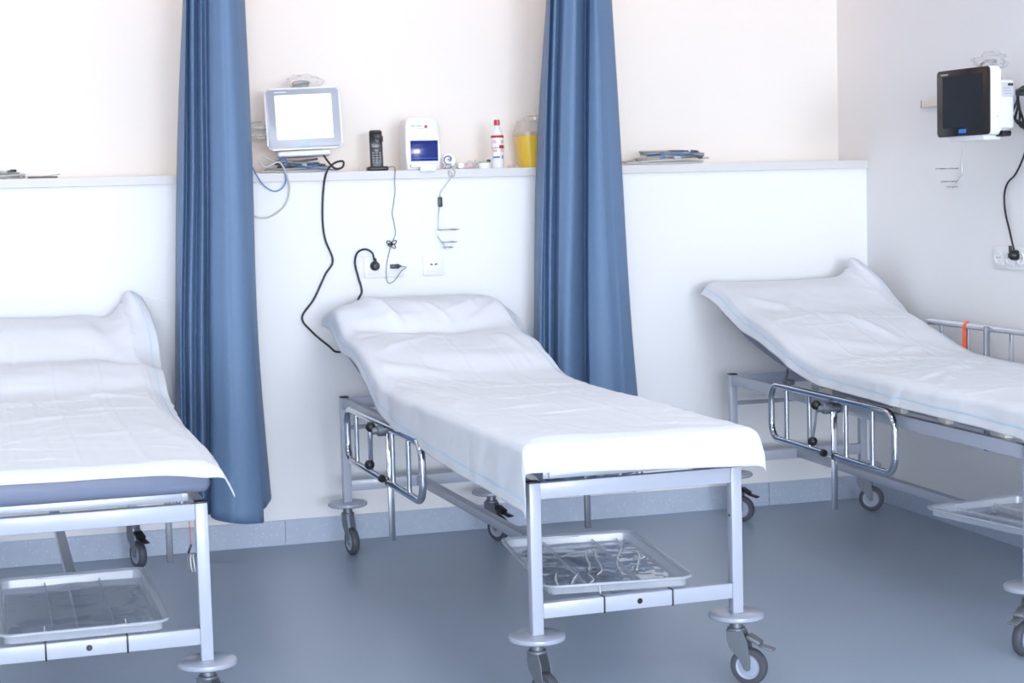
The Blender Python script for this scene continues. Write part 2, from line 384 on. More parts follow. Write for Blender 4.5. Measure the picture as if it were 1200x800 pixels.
def make_bed(name, label, casters, guards):
    loc, t = BEDS[name]
    root = thing('hospital_stretcher', label, 'bed', (loc[0], loc[1], 0), t, 'wheeled hospital stretchers')
    for sa in (-1, 1):
        for b in (0, L):
            a = sa*W/2
            lg = MB().box(P(a, b, (.19+ZT)/2), (.03, .03, ZT-.19), .0025).build('leg', FRAME, root)
            MB().box(P(a, b, ZT+.0015), (.031, .031, .005), .0015).build('end_plug', BLACK, lg)
            # grub screw at the foot of the leg
            inn = -.018 if b == 0 else .0
            MB().cyl(P(a-sa*.0, b-.015, .216), P(a-sa*.0, b-.024, .216), .006, 10, .002).build('bolt', ZINC, lg)
            if b > 0:
                MB().cyl(P(a-sa*.0145, b, .45), P(a-sa*.0158, b, .45), .004, 10).build('hole', BLACK, lg)
    for sa in (-1, 1):
        MB().bar(P(sa*W/2, .015, ZT-.02), P(sa*W/2, L-.015, ZT-.02), .025, .04, .0025).build('side_rail', FRAME, root)
    for b in (0, L):
        MB().bar(P(-W/2+.015, b, ZT-.0215), P(W/2-.015, b, ZT-.0215), .025, .041, .0025).build('end_rail', FRAME, root)
        lb = MB().bar(P(-W/2+.015, b, .2515), P(W/2-.015, b, .2515), .028, .04, .0025).build('lower_cross_bar', FRAME, root)
        s = 1 if b else -1
        MB().cyl(P(0, b+s*.013, .2515), P(0, b+s*.0155, .2515), .0075, 14, .001).build('plug', BLACK, lb)
    MB().bar(P(0, .014, .252), P(0, L-.014, .252), .03, .03, .0025).build('centre_rail', FRAME, root)
    MB().tube([P(-W/2+.012, .012, .468), P(W/2-.012, .012, .468)], .008, 10).build('cross_rod', GREYST, root)
    # mattress support: flat frame and raised backrest frame
    sf = MB()
    for sa in (-1, 1): sf.bar(P(sa*.235, .66, .5965), P(sa*.235, MEND-.05, .5965), .03, .025)
    for b in (.67, 1.15, 1.62, MEND-.06): sf.bar(P(-.235, b, .5955), P(.235, b, .5955), .03, .022)
    sfo = sf.build('support_frame', GREYST, root)
    for sa in (-1, 1):
        for b in (.80, 1.34, 1.62, 1.95): MB().box(P(sa*.262, b, .594), (.028, .055, .028), .003).build('spacer_block', CREAM, sfo)
    bf = MB()
    zb = lambda b: sinterp(MTAB, b)-.092
    for sa in (-1, 1): bf.tube([P(sa*.22, b, zb(b)-.004) for b in (0, .15, .3, .45, .60)], .0115, 10)
    for b in (.0, .3, .6): bf.tube([P(-.22, b, zb(b)-.004), P(.22, b, zb(b)-.004)], .010, 10)
    bo = bf.build('backrest_frame', GREYST, root)
    for sa in (-1, 1):
        MB().tube([P(sa*.22, .40, zb(.40)-.01), P(sa*.235, .41, .60), P(sa*.25, .42, .575)], .006, 8).build('strut', ZINC, bo)
        MB().box(P(sa*.235, .43, .588), (.03, .05, .018), .003).build('bracket', ZINC, bo)
    # mattress: rounded section swept along the bent profile
    m = MB(); th = .072; n = 60
    B0 = -.05; bs = [B0+(MEND-B0)*i/n for i in range(n+1)]
    prevring = None; sec = rrect(.60, th, .022)
    def ring(b, k):
        z = sinterp(MTAB, b); dz = (sinterp(MTAB, b+.01)-sinterp(MTAB, b-.01))/.02
        nv = Vector((0, dz, 1)).normalized()    # local y is -b
        c = P(0, b, z)-nv*(th/2)
        return [m.bm.verts.new(c+Vector((1, 0, 0))*(u*k[0])+nv*(v*k[1])) for u, v in sec]
    rings = []
    for db, kk in ((0, (.94, .45)), (.006, (.975, .78)), (.018, (1, 1))): rings.append(ring(B0+db, kk))
    rings += [ring(b, (1, 1)) for b in bs[1:-1]]
    for db, kk in ((.018, (1, 1)), (.006, (.985, .80)), (0, (.965, .5))): rings.append(ring(MEND-db, kk))
    for A_, B_ in zip(rings, rings[1:]):
        for i in range(len(A_)): m.bm.faces.new((A_[i], A_[(i+1) % len(A_)], B_[(i+1) % len(A_)], B_[i]))
    m.bm.faces.new(rings[0]); m.bm.faces.new(rings[-1][::-1])
    m.build('mattress', MATTR, root, ang=60)
    i = 0
    for b in (0, L):
        for sa in (-1, 1):
            ang, br_ = casters[i]; i += 1
            make_caster(root, sa*W/2, b, math.radians(ang), br_)
    for g in guards: make_guard(root, *g)
    return root

# caster angles: 0 = towards +x (right), -90 = towards the camera; order head-left, head-right, foot-left, foot-right
make_bed('centre', 'white steel hospital stretcher in the middle, standing between the two blue curtains', [(-82, 0), (-62, 1), (-74, 0), (-46, 2)],
         [(-1, .27, 1.25, .392, .572, .80, (.195, .56)), (1, .36, 1.34, .392, .572, .93, (.205, .56))])
make_bed('left', 'white steel hospital stretcher at the left edge with bare grey mattress foot', [(-70, 0), (-70, 1), (-80, 0), (-50, 2)],
         [(1, .36, 1.34, .402, .572, .93, (.195, .56)), (-1, .36, 1.34, .402, .572, .93, (.195, .56))])
make_bed('right', 'white steel hospital stretcher in the right corner with one guard rail raised by the wall', [(-48, 1), (-38, 0), (-150, 2), (-40, 0)],
         [(-1, .49, 1.43, .398, .592, .97, (.21, .57)), (1, .41, 1.36, .60, .79, .885, (.36, .798))])

# ------------------------------------------------------------------ paper sheets
def roll(o, r, sl):
    q = r*math.pi/2
    lim = q*(1-sl)           # stop turning before vertical when flared
    if o <= lim: return r*math.sin(o/r), r*(1-math.cos(o/r))
    th = lim/r; e = o-lim
    return r*math.sin(th)+e*math.cos(th), r*(1-math.cos(th))+e*math.sin(th)

def make_sheet(name, label, prof, b0, foot_over, lo, ro, lsl, rsl, creases, warp, seed, stripes=(True, True)):
    loc, t = BEDS[name]
    h0 = .292; bend = MEND-.012; t1 = bend+foot_over[1]
    rnd = random.Random(seed*10)
    creases = list(creases)
    for k in range(34):                                # small crumples of the thin paper
        ca = rnd.uniform(-.27, .27); cb = rnd.uniform(.0, 2.05); ln = rnd.uniform(.04, .13)
        an = rnd.choice((rnd.gauss(0, .35), rnd.gauss(1.2, .4), rnd.gauss(-.9, .4)))
        creases.append((ca-ln*math.cos(an), cb-ln*math.sin(an), ca+ln*math.cos(an), cb+ln*math.sin(an), rnd.uniform(.0015, .0042)*rnd.choice((1, 1, -1)), rnd.uniform(.007, .014)))
    for k in range(9):                                 # fan of pleats where the backrest bends
        c0 = -.27+.03*k+rnd.uniform(-.008, .008); l_ = rnd.uniform(.10, .22)
        creases.append((c0, .80+rnd.uniform(-.05, .05), c0+.05, .80+l_, rnd.uniform(.002, .0045), .009))
    for a_ in (-.15, .0, .15): creases.append((a_, .2, a_+.004, 2.12, .0016, .006))     # lines left by the folding
    for b_ in (.95, 1.3, 1.66): creases.append((-.29, b_, .29, b_+.01, .0016, .007))
    def S(u, v):
        tt = b0+(t1-b0)*v
        if tt > bend: tt = bend+(tt-bend)*(foot_over[0]+(foot_over[1]-foot_over[0])*u)/foot_over[1]
        b = min(tt, bend); ot = max(0, tt-bend)
        ol, orr = sinterp(lo, tt), sinterp(ro, tt)
        s = -(h0+ol)+(2*h0+ol+orr)*u
        ho, do = roll(ot, .03, .12)
        if s < -h0: hs, ds = roll(-h0-s, .028, interp(lsl, tt)); a = -h0-hs
        elif s > h0: hs, ds = roll(s-h0, .028, interp(rsl, tt)); a = h0+hs
        else: a = s; ds = 0
        drop = max(ds, do)+.25*min(ds, do)
        z = sinterp(prof, b)+.004-drop
        flat = max(0, 1-(abs(s)/h0)**8) if abs(s) < h0 else 0
        edge = .35 if abs(s) >= h0 else 1
        w = 0
        for (a0, c0, a1, c1, hh, wid) in creases:
            dx, dy = a1-a0, c1-c0; LL = dx*dx+dy*dy
            k = ((s-a0)*dx+(tt-c0)*dy)/LL; kk = max(0, min(1, k))
            dd = math.hypot(s-(a0+dx*kk), tt-(c0+dy*kk))
            w += hh*math.exp(-(dd/wid)**2)*(1-.6*abs(2*kk-1)**2)
        nz = noise.noise(Vector((s*3.2+seed, tt*2.4, seed)))*.006 + abs(noise.noise(Vector((s*6+seed, tt*7, 3.1+seed))))*.0045 + noise.noise(Vector((s*17, tt*13, seed)))*.0012
        nz += .004*max(0, noise.noise(Vector((s*2.2+tt*1.5, tt*9-s*4, seed*2))))
        p = P(a, b+ho, z)
        if abs(s) < h0 and ot == 0: p.z += w+nz+.004
        else:
            sg = -1 if s < 0 else 1
            if abs(s) >= h0: p.x += sg*(abs(w)*.5+nz*1.6+.003)
            if ot > 0: p.y -= abs(nz)*1.5+.002+abs(w)*.3
        for fn in warp: p = fn(p, s, tt, u, v)
        return p
    g = MB(); g.grid(S, 150, 300)
    o = g.build('paper_sheet', PAPER, None, world=True, ang=180)
    o.location = (loc[0], loc[1], 0); o.rotation_euler = (0, 0, t)
    md = o.modifiers.new('thickness', 'SOLIDIFY'); md.thickness = .0016; md.offset = -1
    tag(o, label, 'sheet', 'paper sheets on the stretchers')
    for k in (0, 1):
        if not stripes[k]: continue
        def T(u, v, k=k):
            vv = .004+.992*v
            tt = b0+(t1-b0)*vv; wd_ = 2*h0+sinterp(lo, tt)+sinterp(ro, tt)
            off = (.030+(u-.5)*.0042)/wd_
            uu = off if k == 0 else 1-off
            e = .002
            p = S(uu, vv); n = (S(min(1, uu+e), vv)-S(max(0, uu-e), vv)).cross(S(uu, min(1, vv+e))-S(uu, max(0, vv-e))).normalized()
            if n.z < -.2: n = -n
            if abs(n.z) <= .2 and n.x*(-1 if k == 0 else 1) < 0: n = -n
            return p+n*.0012
        MB().grid(T, 1, 190).build('edge_stripe', BLUEL, o, ang=180)
    return o

def bump_at(a0, b0, ra, rb, d):
    def f(p, s, t, u, v):
        k = math.exp(-((s-a0)/ra)**2-((t-b0)/rb)**2)
        return p+Vector((d[0], -d[1], d[2]))*k
    return f

# centre: pillow-like swell at the head, long left drape, short foot drape
make_sheet('centre', 'white paper sheet on the middle stretcher, long drape down its left side',
    [(-.09, .925), (0, .922), (.10, .905), (.17, .868), (.24, .828), (.32, .812), (.45, .79), (.58, .752), (.70, .712), (.80, .692), (1.0, .684), (2.3, .682)],
    -.09, (.080, .118),
    [(-.1, .085), (.12, .10), (.25, .085), (.35, .075), (.62, .095), (1.19, .145), (1.7, .165), (2.25, .185)],
    [(-.1, .10), (.15, .09), (.4, .03), (.8, .03), (1.6, .04), (2.25, .068)],
    [(-.1, .15), (.3, .15), (.6, .10), (2.3, .04)], [(-.1, .6), (.4, .4), (1.5, .2), (2.25, .06)],
    [(-.26, .22, .10, .26, -.018, .035), (-.21, -.06, -.12, .19, .012, .018), (-.29, .32, -.02, .20, -.010, .02), (.10, .21, .31, .04, -.010, .02), (-.02, .05, .08, .2, .008, .014), (.14, -.05, .2, .12, .007, .014), (-.24, .5, -.05, .36, .009, .02), (.05, .27, .30, .18, -.012, .05), (-.20, .02, -.12, .2, .012, .03), (-.28, .62, -.1, .72, .010, .035), (-.15, .55, .25, .62, .010, .06),
     (-.25, .80, -.18, 1.05, .007, .02), (-.27, .95, -.2, 1.15, .006, .018), (.0, .95, .3, 1.0, .005, .02), (-.05, 1.25, .28, 1.18, .005, .018), (.1, .85, .12, 2.1, .0035, .012),
     (-.22, 1.2, -.27, 1.45, .006, .02), (-.2, 1.5, .1, 1.45, .004, .02), (.2, .35, .24, .6, .006, .02), (-.1, .0, .02, .16, .008, .02), (-.14, 1.9, -.1, 2.1, .003, .015)],
    [bump_at(-.30, -.09, .09, .12, (0, 0, -.045)), bump_at(.36, -.06, .09, .14, (0, 0, -.005))], 1.7)
# left: little drape, right edge stands off the mattress
make_sheet('left', 'white paper sheet on the leftmost stretcher, ending at the bare grey mattress foot',
    [(-.09, .905), (.0, .898), (.12, .868), (.24, .80), (.32, .775), (.42, .765), (.52, .735), (.62, .70), (.75, .690), (1.0, .684), (2.3, .682)],
    -.09, (.035, .045),
    [(-.1, .02), (2.3, .05)],
    [(-.1, .10), (.12, .09), (.32, .08), (.7, .075), (1.4, .07), (1.9, .08), (2.25, .11)],
    [(-.1, .4), (2.3, .3)], [(-.1, .85), (.5, .7), (1.4, .5), (2.0, .33), (2.25, .27)],
    [(-.3, .27, .15, .27, -.012, .045), (.15, .25, .32, .40, -.012, .04), (-.3, .52, .05, .5, .010, .05), (.05, .7, .25, .75, .008, .02), (-.2, .8, .1, .78, .006, .02), (.05, 1.0, .28, 1.02, .008, .025),
     (-.25, 1.25, .2, 1.1, .006, .02), (.12, .7, .16, 2.1, .003, .012), (-.08, .7, -.06, 2.1, .003, .012), (-.2, 1.55, .25, 1.6, .004, .03), (.18, .0, .24, .2, -.014, .04), (.2, 1.35, .28, 1.9, .005, .02)],
    [bump_at(.36, -.09, .07, .16, (-.05, 0, .10)), bump_at(.22, -.02, .05, .14, (0, 0, -.018)), bump_at(.30, MEND+.02, .07, .10, (0, .010, -.010))], 5.3)
# right: narrow overhang, corner by the wall standing up
make_sheet('right', 'white paper sheet on the corner stretcher, one head corner standing up by the wall',
    [(-.10, .925), (.02, .905), (.12, .872), (.24, .83), (.40, .80), (.55, .762), (.72, .715), (.85, .694), (1.05, .686), (2.3, .684)],
    -.10, (.06, .06),
    [(-.1, .075), (.05, .075), (.2, .08), (.6, .08), (1.0, .085), (1.5, .09), (2.25, .10)],
    [(-.1, .13), (.2, .11), (.5, .03), (2.25, .03)],
    [(-.1, .6), (.1, .4), (.4, .25), (.8, .15), (2.3, .12)], [(-.1, .8), (.4, .5), (2.3, .3)],
    [(.02, .35, .10, .62, .016, .025), (-.2, .3, .0, .36, .008, .05), (-.25, .6, .15, .75, .008, .05), (-.15, .85, .2, .95, .006, .03), (-.22, 1.3, .1, 1.15, .008, .02), (-.25, 1.45, .02, 1.2, .009, .018),
     (-.26, 1.6, -.05, 1.3, .008, .016), (0, 1.5, .25, 1.35, .005, .02), (-.2, 1.0, .2, 1.05, .004, .02), (-.27, .1, -.12, .25, .008, .03)],
    [bump_at(.40, -.11, .10, .22, (-.10, 0, .115)), bump_at(-.31, -.10, .05, .08, (-.02, 0, .01))], 9.1)

# ------------------------------------------------------------------ clear trays tied under the stretchers
def make_tray(name, label, rot, off=(0, 0), film=None):
    loc, t = BEDS[name]
    root = thing('clear_tray', label, 'tray', (loc[0], loc[1], 0), t, 'clear plastic trays under the stretchers')
    w, d = .402, .66; z0 = .2745; hr = .030
    R = Matrix.Rotation(rot, 3, 'Z'); c = P(off[0], L-.018-d/2+off[1], 0)
    T = lambda x, y, z: c+R @ Vector((x, y, z))
    fl = MB()
    o1 = rrect(w-.03, d-.03, .03, 5)
    fl.grid(lambda u, v: T((u-.5)*(w-.032), (v-.5)*(d-.032), z0+.0035+.0022*noise.noise(Vector((u*5, v*6, 2)))), 24, 36)
    body = fl.build('tray_floor', film or CLEAR, root, ang=180)
    md = body.modifiers.new('thickness', 'SOLIDIFY'); md.thickness = .0015; md.offset = 1
    rim = MB(); prof = [(-.016, .001), (-.0125, .002), (-.010, hr-.006), (0, hr), (.006, hr), (.0065, hr-.006), (.0035, hr-.0075), (-.002, hr-.004), (-.008, hr-.010), (-.0105, .004)]
    base = rrect(w-.012, d-.012, .035, 6); N_ = len(base); rings = []
    for i, (x, y) in enumerate(base):
        x0, y0 = base[i-1]; x1, y1 = base[(i+1) % N_]
        tn = Vector((x1-x0, y1-y0, 0)).normalized(); nn = Vector((tn.y, -tn.x, 0))
        rings.append([rim.bm.verts.new(T(x+nn.x*q, y+nn.y*q, z0+h)) for q, h in prof])
    for i in range(N_):
        A_, B_ = rings[i], rings[(i+1) % N_]
        for k in range(len(prof)): rim.bm.faces.new((A_[k], A_[(k+1) % len(prof)], B_[(k+1) % len(prof)], B_[k]))
    rim.build('rim', RIMC, root, ang=50)
    for x in (-.072, .072):
        MB().prism([(-d/2+.02, .003), (d/2-.02, .003), (d/2-.02, .012), (-d/2+.02, .012)], .003, T(x, 0, z0), R @ Vector((0, 1, 0)), Vector((0, 0, 1))).build('divider', RIMC, root)
    MB().box(T(-.03, d/2-.024, z0+hr-.004), (.13, .010, .006), .002, R).build('latch', RIMC, root)
    for x in (-.098, .092):
        MB().box(P(x+off[0]*.3, L, .2515), (.0045, .0315, .0435), .001).build('cable_tie', BLACK, root)
        MB().tube([P(x+off[0]*.3, L-.012, .273), P(x+off[0]*.3, L-.020, .300), P(x+off[0]*.3, L-.028, .303)], .0022, 6).build('cable_tie', RIMC, root)
    return root
tc_ = make_tray('centre', 'clear plastic tray with wavy glints tied under the foot of the middle stretcher', math.radians(-8), (.0, .02), CLEARW)
make_tray('left', 'clear plastic tray tied under the foot of the leftmost stretcher', math.radians(0), (-.008, .045))
make_tray('right', 'clear plastic tray at right edge under the corner stretcher', math.radians(12), (0, .0))

# bright glints in the middle tray, shaped as thin white ridges
GLINT = mat('glint_white', (.93, .95, .97), .12, var=.01)
tci = (Matrix.Translation(tc_.location) @ Matrix.Rotation(tc_.rotation_euler.z, 4, 'Z')).inverted()
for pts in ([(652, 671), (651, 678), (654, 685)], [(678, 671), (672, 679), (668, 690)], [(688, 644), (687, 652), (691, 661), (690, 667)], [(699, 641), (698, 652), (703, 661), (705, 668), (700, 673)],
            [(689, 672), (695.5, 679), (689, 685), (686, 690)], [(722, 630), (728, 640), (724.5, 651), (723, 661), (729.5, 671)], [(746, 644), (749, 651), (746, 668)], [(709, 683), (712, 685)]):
    MB().tube([tci @ at(x, y, 2, .283) for x, y in pts], lambda t: .0008+.0022*math.sin(math.pi*(.08+.84*t)), 6, sm=5).build('glint_ridge', GLINT, tc_, ang=180)

# ------------------------------------------------------------------ curtains
def make_curtain(label, rows, cols, ztop, hems, zs_ref):
    """cols: list of (x pixel at four heights, depth Y at top, depth Y at bottom)"""
    K = len(cols); sub = 9; n = (K-1)*sub
    ys = zs_ref
    # world x of every control fold at the four reference heights
    X = []
    for xs, y0, y1 in cols:
        row = []
        for py, px in zip(ys, xs):
            f = py/600.0; Y = y0+(y1-y0)*f
            q = at(px, py, 1, Y); row.append((q.z, q.x, Y))
        X.append(sorted(row))
    def ctrl(i, z):
        r = X[i]
        xx = sinterp([(a[0], a[1]) for a in r], z) if z <= r[-1][0] else r[-1][1]+(r[-1][1]-r[-2][1])/(r[-1][0]-r[-2][0])*(z-r[-1][0])*.5
        yy = interp([(a[0], a[2]) for a in r], z)
        return Vector((xx, yy, 0))
    def F(u, v):
        ui = u*(K-1); i = min(K-2, int(ui)); f = ui-i
        hem = interp(hems, u*(K-1)); z = ztop+(hem-ztop)*v
        f = f*f*(3-2*f)*.55+f*.45
        a, b, c, d = (ctrl(max(0, i-1), z), ctrl(i, z), ctrl(i+1, z), ctrl(min(K-1, i+2), z))
        p = .5*((2*b)+(c-a)*f+(2*a-5*b+4*c-d)*f*f+(3*b-a-3*c+d)*f**3)
        p.y += .006*noise.noise(Vector((u*9, z*1.2, 4)))+.014*noise.noise(Vector((u*22, z*.35, 9)))
        p.x += .004*noise.noise(Vector((u*7+5, z*1.5, 1)))
        p.z = z
        return p
    m = MB(); m.grid(F, n, 70)
    o = m.build('curtain', CURT, None, ang=180)
    md = o.modifiers.new('thickness', 'SOLIDIFY'); md.thickness = .0025
    tag(o, label, 'curtain', 'blue ward curtains')
    hm = MB(); 
    hm.grid(lambda u, v: F(u, .962+.0012*v)+Vector((0, -.003, 0)), n, 1)
    h = hm.build('hem_seam', CURT, None, world=True, ang=180); h.parent = o; h.matrix_parent_inverse = Matrix.Translation(-o.location)
    # ceiling hooks gliders
    return o
YS = [0, 200, 400, 590]
make_curtain('blue ward curtain gathered between the leftmost and middle stretchers', 4,
    [((214, 207, 205, 208), -.04, -.04), ((217, 214, 211, 213), -.24, -.22), ((220, 219, 216, 218), -.20, -.18), ((226, 226, 223, 226), -.25, -.24), ((230, 231, 229, 231), -.215, -.20),
     ((236, 238, 237, 239), -.265, -.26), ((240, 243, 244, 245), -.225, -.21), ((247, 249, 249, 250), -.29, -.30), ((261, 267, 272, 277), -.33, -.36), ((273, 284, 294, 308), -.30, -.33), ((271, 281, 290, 303), -.23, -.24), ((279, 290, 298, 312), -.21, -.19), ((287, 296, 303, 319), -.12, -.08)],
    2.84, [(0, .18), (7, .175), (9, .150), (10, .17), (12, .20)], YS)
make_curtain('blue ward curtain gathered between the middle and corner stretchers', 4,
    [((640, 628, 626, 628), -.04, -.04), ((643, 637, 632, 633), -.22, -.18), ((646, 640, 638, 639), -.19, -.15), ((651, 646, 644, 645), -.235, -.20), ((655, 651, 649, 650), -.20, -.17), ((662, 657, 655, 656), -.25, -.24),
     ((675, 672, 668, 667), -.27, -.27), ((686, 686, 686, 687), -.175, -.15), ((692, 691, 692, 694), -.25, -.25), ((700, 707, 718, 726), -.27, -.28), ((697, 703, 713, 720), -.20, -.20), ((707, 717, 729, 741), -.18, -.17), ((717, 729, 742, 761), -.11, -.10)],
    2.84, [(0, .20), (9, .19), (12, .21)], YS)

# ------------------------------------------------------------------ wall sockets
def socket(label, c, n, axis, kinds, name='wall_socket'):
    """c: centre on the wall; axis: unit vector to the right along the wall; kinds: 's' schuko or 'd' data"""
    ex = Vector(axis); nn = Vector((ex.y, -ex.x, 0))       # out of the wall
    c = Vector(c); root = thing(name, label, 'socket', c)
    rot = Matrix((ex, -nn, Vector((0, 0, 1)))).transposed()
    w = .081+.071*(n-1)
    MB().box(nn*.004, (w, .008, .081), .002, rot).build('frame', WHITE, root)
    for i in range(n):
        q = ex*((i-(n-1)/2)*.071)
        if kinds[i] == 's':
            s = MB(); s.box(q+nn*.0085, (.056, .004, .056), .0015, rot); so = s.build('insert', WHITE, root)
            MB().lathe([(.0215, .0), (.0215, .004), (.0195, .004), (.0190, .001), (0, .001)], q+nn*.0102, nn, 28).build('cup', WHITE, so)
            for dx in (-.0095, .0095): MB().cyl(q+ex*dx+nn*.011, q+ex*dx+nn*.0118, .0024, 10).build('hole', BLACK, so)
        else:
            s = MB(); s.box(q+nn*.0085, (.056, .004, .056), .0015, rot); so = s.build('insert', WHITE, root)
            for dx in (-.009, .009):
                MB().box(q+ex*dx+nn*.0105+Vector((0, 0, .002)), (.011, .002, .006), .0008, rot @ Matrix.Rotation(.2 if dx < 0 else -.2, 3, 'Y')).build('port', DGREY, so)
    return root
sk = at(449.3, 312.3, 1, 0); socket('white double wall socket with two black plugs above the middle stretcher', (sk.x, 0, sk.z), 2, (1, 0, 0), 'ss')
sd = at(507.5, 310, 1, 0); socket('white data socket right of the double wall socket', (sd.x, 0, sd.z), 1, (1, 0, 0), 'd')
sr = at(1166, 301, 0, 0); socket('white wall socket on the right wall with one black plug', (0, sr.y-.1115, sr.z), 3, (0, -1, 0), 'sss')

def wp(px, py, Y): return at(px, py, 1, Y)
def wx(px, py, X): return at(px, py, 0, X)
def cord(name, label, pts, r, m, cat='cable', n=8, sm=8, group=None):
    o = MB().tube(pts, r, n, sm=sm).build(name, m, None, ang=180)
    return tag(o, label, cat, group)

# black mains cord of the silver monitor: monitor -> behind the bed -> socket
mc = cord('power_cord', 'thick black power cord hanging from the silver monitor to the wall socket',
     [wp(376, 176, .03), wp(382, 186, -.01), wp(392, 197, -.035), wp(401, 196, -.05), wp(402, 189, -.045), wp(392, 191, -.03), wp(383, 201, -.03), wp(379, 222, -.012), wp(378, 255, -.010), wp(381, 280, -.010), wp(390, 305, -.010),
      wp(381, 322, -.010), wp(368, 350, -.010), wp(354, 372, -.012), wp(366, 389, -.016), wp(385, 405, -.02), wp(394, 412, -.03), wp(404, 408, -.06), wp(412, 380, -.05), wp(419, 353, -.02), wp(424, 341, -.012), wp(420, 325, -.012), wp(416, 308, -.014), wp(419, 296, -.022), wp(428, 292, -.035), wp(436, 296, -.042), wp(438.5, 305, -.040)], .0040, BLACK)
pl = wp(439, 311.5, -.012)
q = MB(); q.lathe([(0, 0), (.0185, 0), (.0185, .008), (.0165, .022), (.010, .030), (0, .031)], (pl.x, -.0108, pl.z), (0, -1, 0), 24)
q.tube([Vector((pl.x, -.030, pl.z)), Vector((pl.x-.001, -.034, pl.z+.018)), Vector((pl.x-.002, -.036, pl.z+.03))], lambda t: .0075-.003*t, 10)
o = q.build('plug', BLACK, None, world=True); o.parent = mc; o.matrix_parent_inverse = Matrix.Translation(-mc.location)

# thin telephone cord with its tied bow and the flat adapter
pc = cord('telephone_cord', 'thin dark cord from the telephone cradle with a tied bow and small adapter',
     [wp(454, 197, .02), wp(459, 195, .0), wp(463, 198, -.024), wp(462.5, 212, -.028), wp(463, 224, -.012), wp(461, 240, -.008), wp(459.6, 250, -.007), wp(462, 262, -.007), wp(463.5, 273, -.008), wp(461, 281, -.010), wp(456, 296, -.012),
      wp(453, 312, -.016), wp(453, 326, -.016), wp(456, 332, -.014), wp(463, 328, -.016), wp(470, 318, -.024), wp(476, 313, -.030), wp(469, 312, -.030)], .0014, DGREY, n=6)
bw = MB(); cc = wp(459, 286, -.012)
for dx, dz, ang, ll in ((-.016, .008, 150, .022), (.016, .010, 35, .022), (.014, -.012, -50, .02), (-.010, -.006, 200, .014)):
    a = math.radians(ang); e = Vector((math.cos(a), 0, math.sin(a))); f_ = Vector((-e.z, 0, e.x))
    bw.tube([cc, cc+e*ll*.5+f_*.007, cc+e*ll+Vector((0, -.004, 0)), cc+e*ll*.5-f_*.007], .0018, 6, closed=True, sm=5)
bw.sphere(cc, (.007, .006, .006), 2)
o = bw.build('tied_bow', BLACK, None, world=True); o.parent = pc; o.matrix_parent_inverse = Matrix.Translation(-pc.location)
ad = wp(462.5, 312, -.02)
q = MB().box((ad.x, -.022, ad.z), (.034, .022, .017), .003); q.box((ad.x+.020, -.024, ad.z), (.010, .010, .008), .002)
o = q.build('adapter', HAND, None, world=True); o.parent = pc; o.matrix_parent_inverse = Matrix.Translation(-pc.location)

# ------------------------------------------------------------------ silver monitor on the ledge wall
mo = wp(358, 139, .0); MZ = mo.z
root = thing('patient_monitor', 'silver patient monitor with a glowing white screen on the ledge wall', 'monitor', (mo.x, .03, MZ-.14), 0)
root.rotation_euler = (math.radians(-4), math.radians(-1.6), math.radians(-4))
CZ = .14
hs = MB(); hs.prism(rrect(.283, .232, .020, 5), .030, (0, 0, CZ), (1, 0, 0), (0, 0, 1), .006); hs.prism(rrect(.25, .20, .03, 5), -.05, (0, .029, CZ), (1, 0, 0), (0, 0, 1), .01)
for v in hs.bm.verts: pass
hs.build('housing', WHITE, root)
MB().prism(rrect(.272, .221, .016, 5), .003, (0, -.0295, CZ), (1, 0, 0), (0, 0, 1), .001).build('bezel', SILV, root)
MB().prism(rrect(.212, .166, .003, 3), .002, (.002, -.0318, CZ+.006), (1, 0, 0), (0, 0, 1)).build('screen', SCRON, root)
MB().box((-.082, -.0327, CZ+.100), (.045, .0006, .005)).build('lettering', mat('pale_print', (.75, .76, .8), .5), root)
MB().box((0, -.0327, CZ-.094), (.034, .0006, .012), .0002).build('badge', mat('pale_blue_badge', (.45, .66, .90), .5), root)
MB().box((-.005, .01, .010), (.20, .085, .020), .008, seg=3).build('cradle', WHITE, root)
q = MB(); q.bar((0, .05, CZ), (0, .20, CZ), .06, .05, .006); q.box((0, .205, CZ), (.10, .014, .12), .004); q.build('wall_arm', GREYST, root)
for dz, ln in ((-.022, .03), (-.06, .02)):
    q = MB().cyl((-.140, .02, CZ+dz), (-.140-ln, .02, CZ+dz), .0085, 12, .002); q.cyl((-.14-ln, .02, CZ+dz), (-.14-ln-.018, .02, CZ+dz), .006, 10, .002); q.build('connector', LGREY, root)
cord('sensor_lead', 'grey sensor lead leaving the upper port of the silver monitor', [wp(306, 143, .05), wp(298, 143.5, .04), wp(290, 146, .04), wp(280, 156, .06), wp(270, 175, .08)], .003, GREYC)
cord('sensor_lead', 'grey sensor lead leaving the lower port of the silver monitor', [wp(309, 158, .05), wp(300, 159, .04), wp(290, 162, .05), wp(280, 172, .06), wp(272, 190, .08)], .003, LGREY)

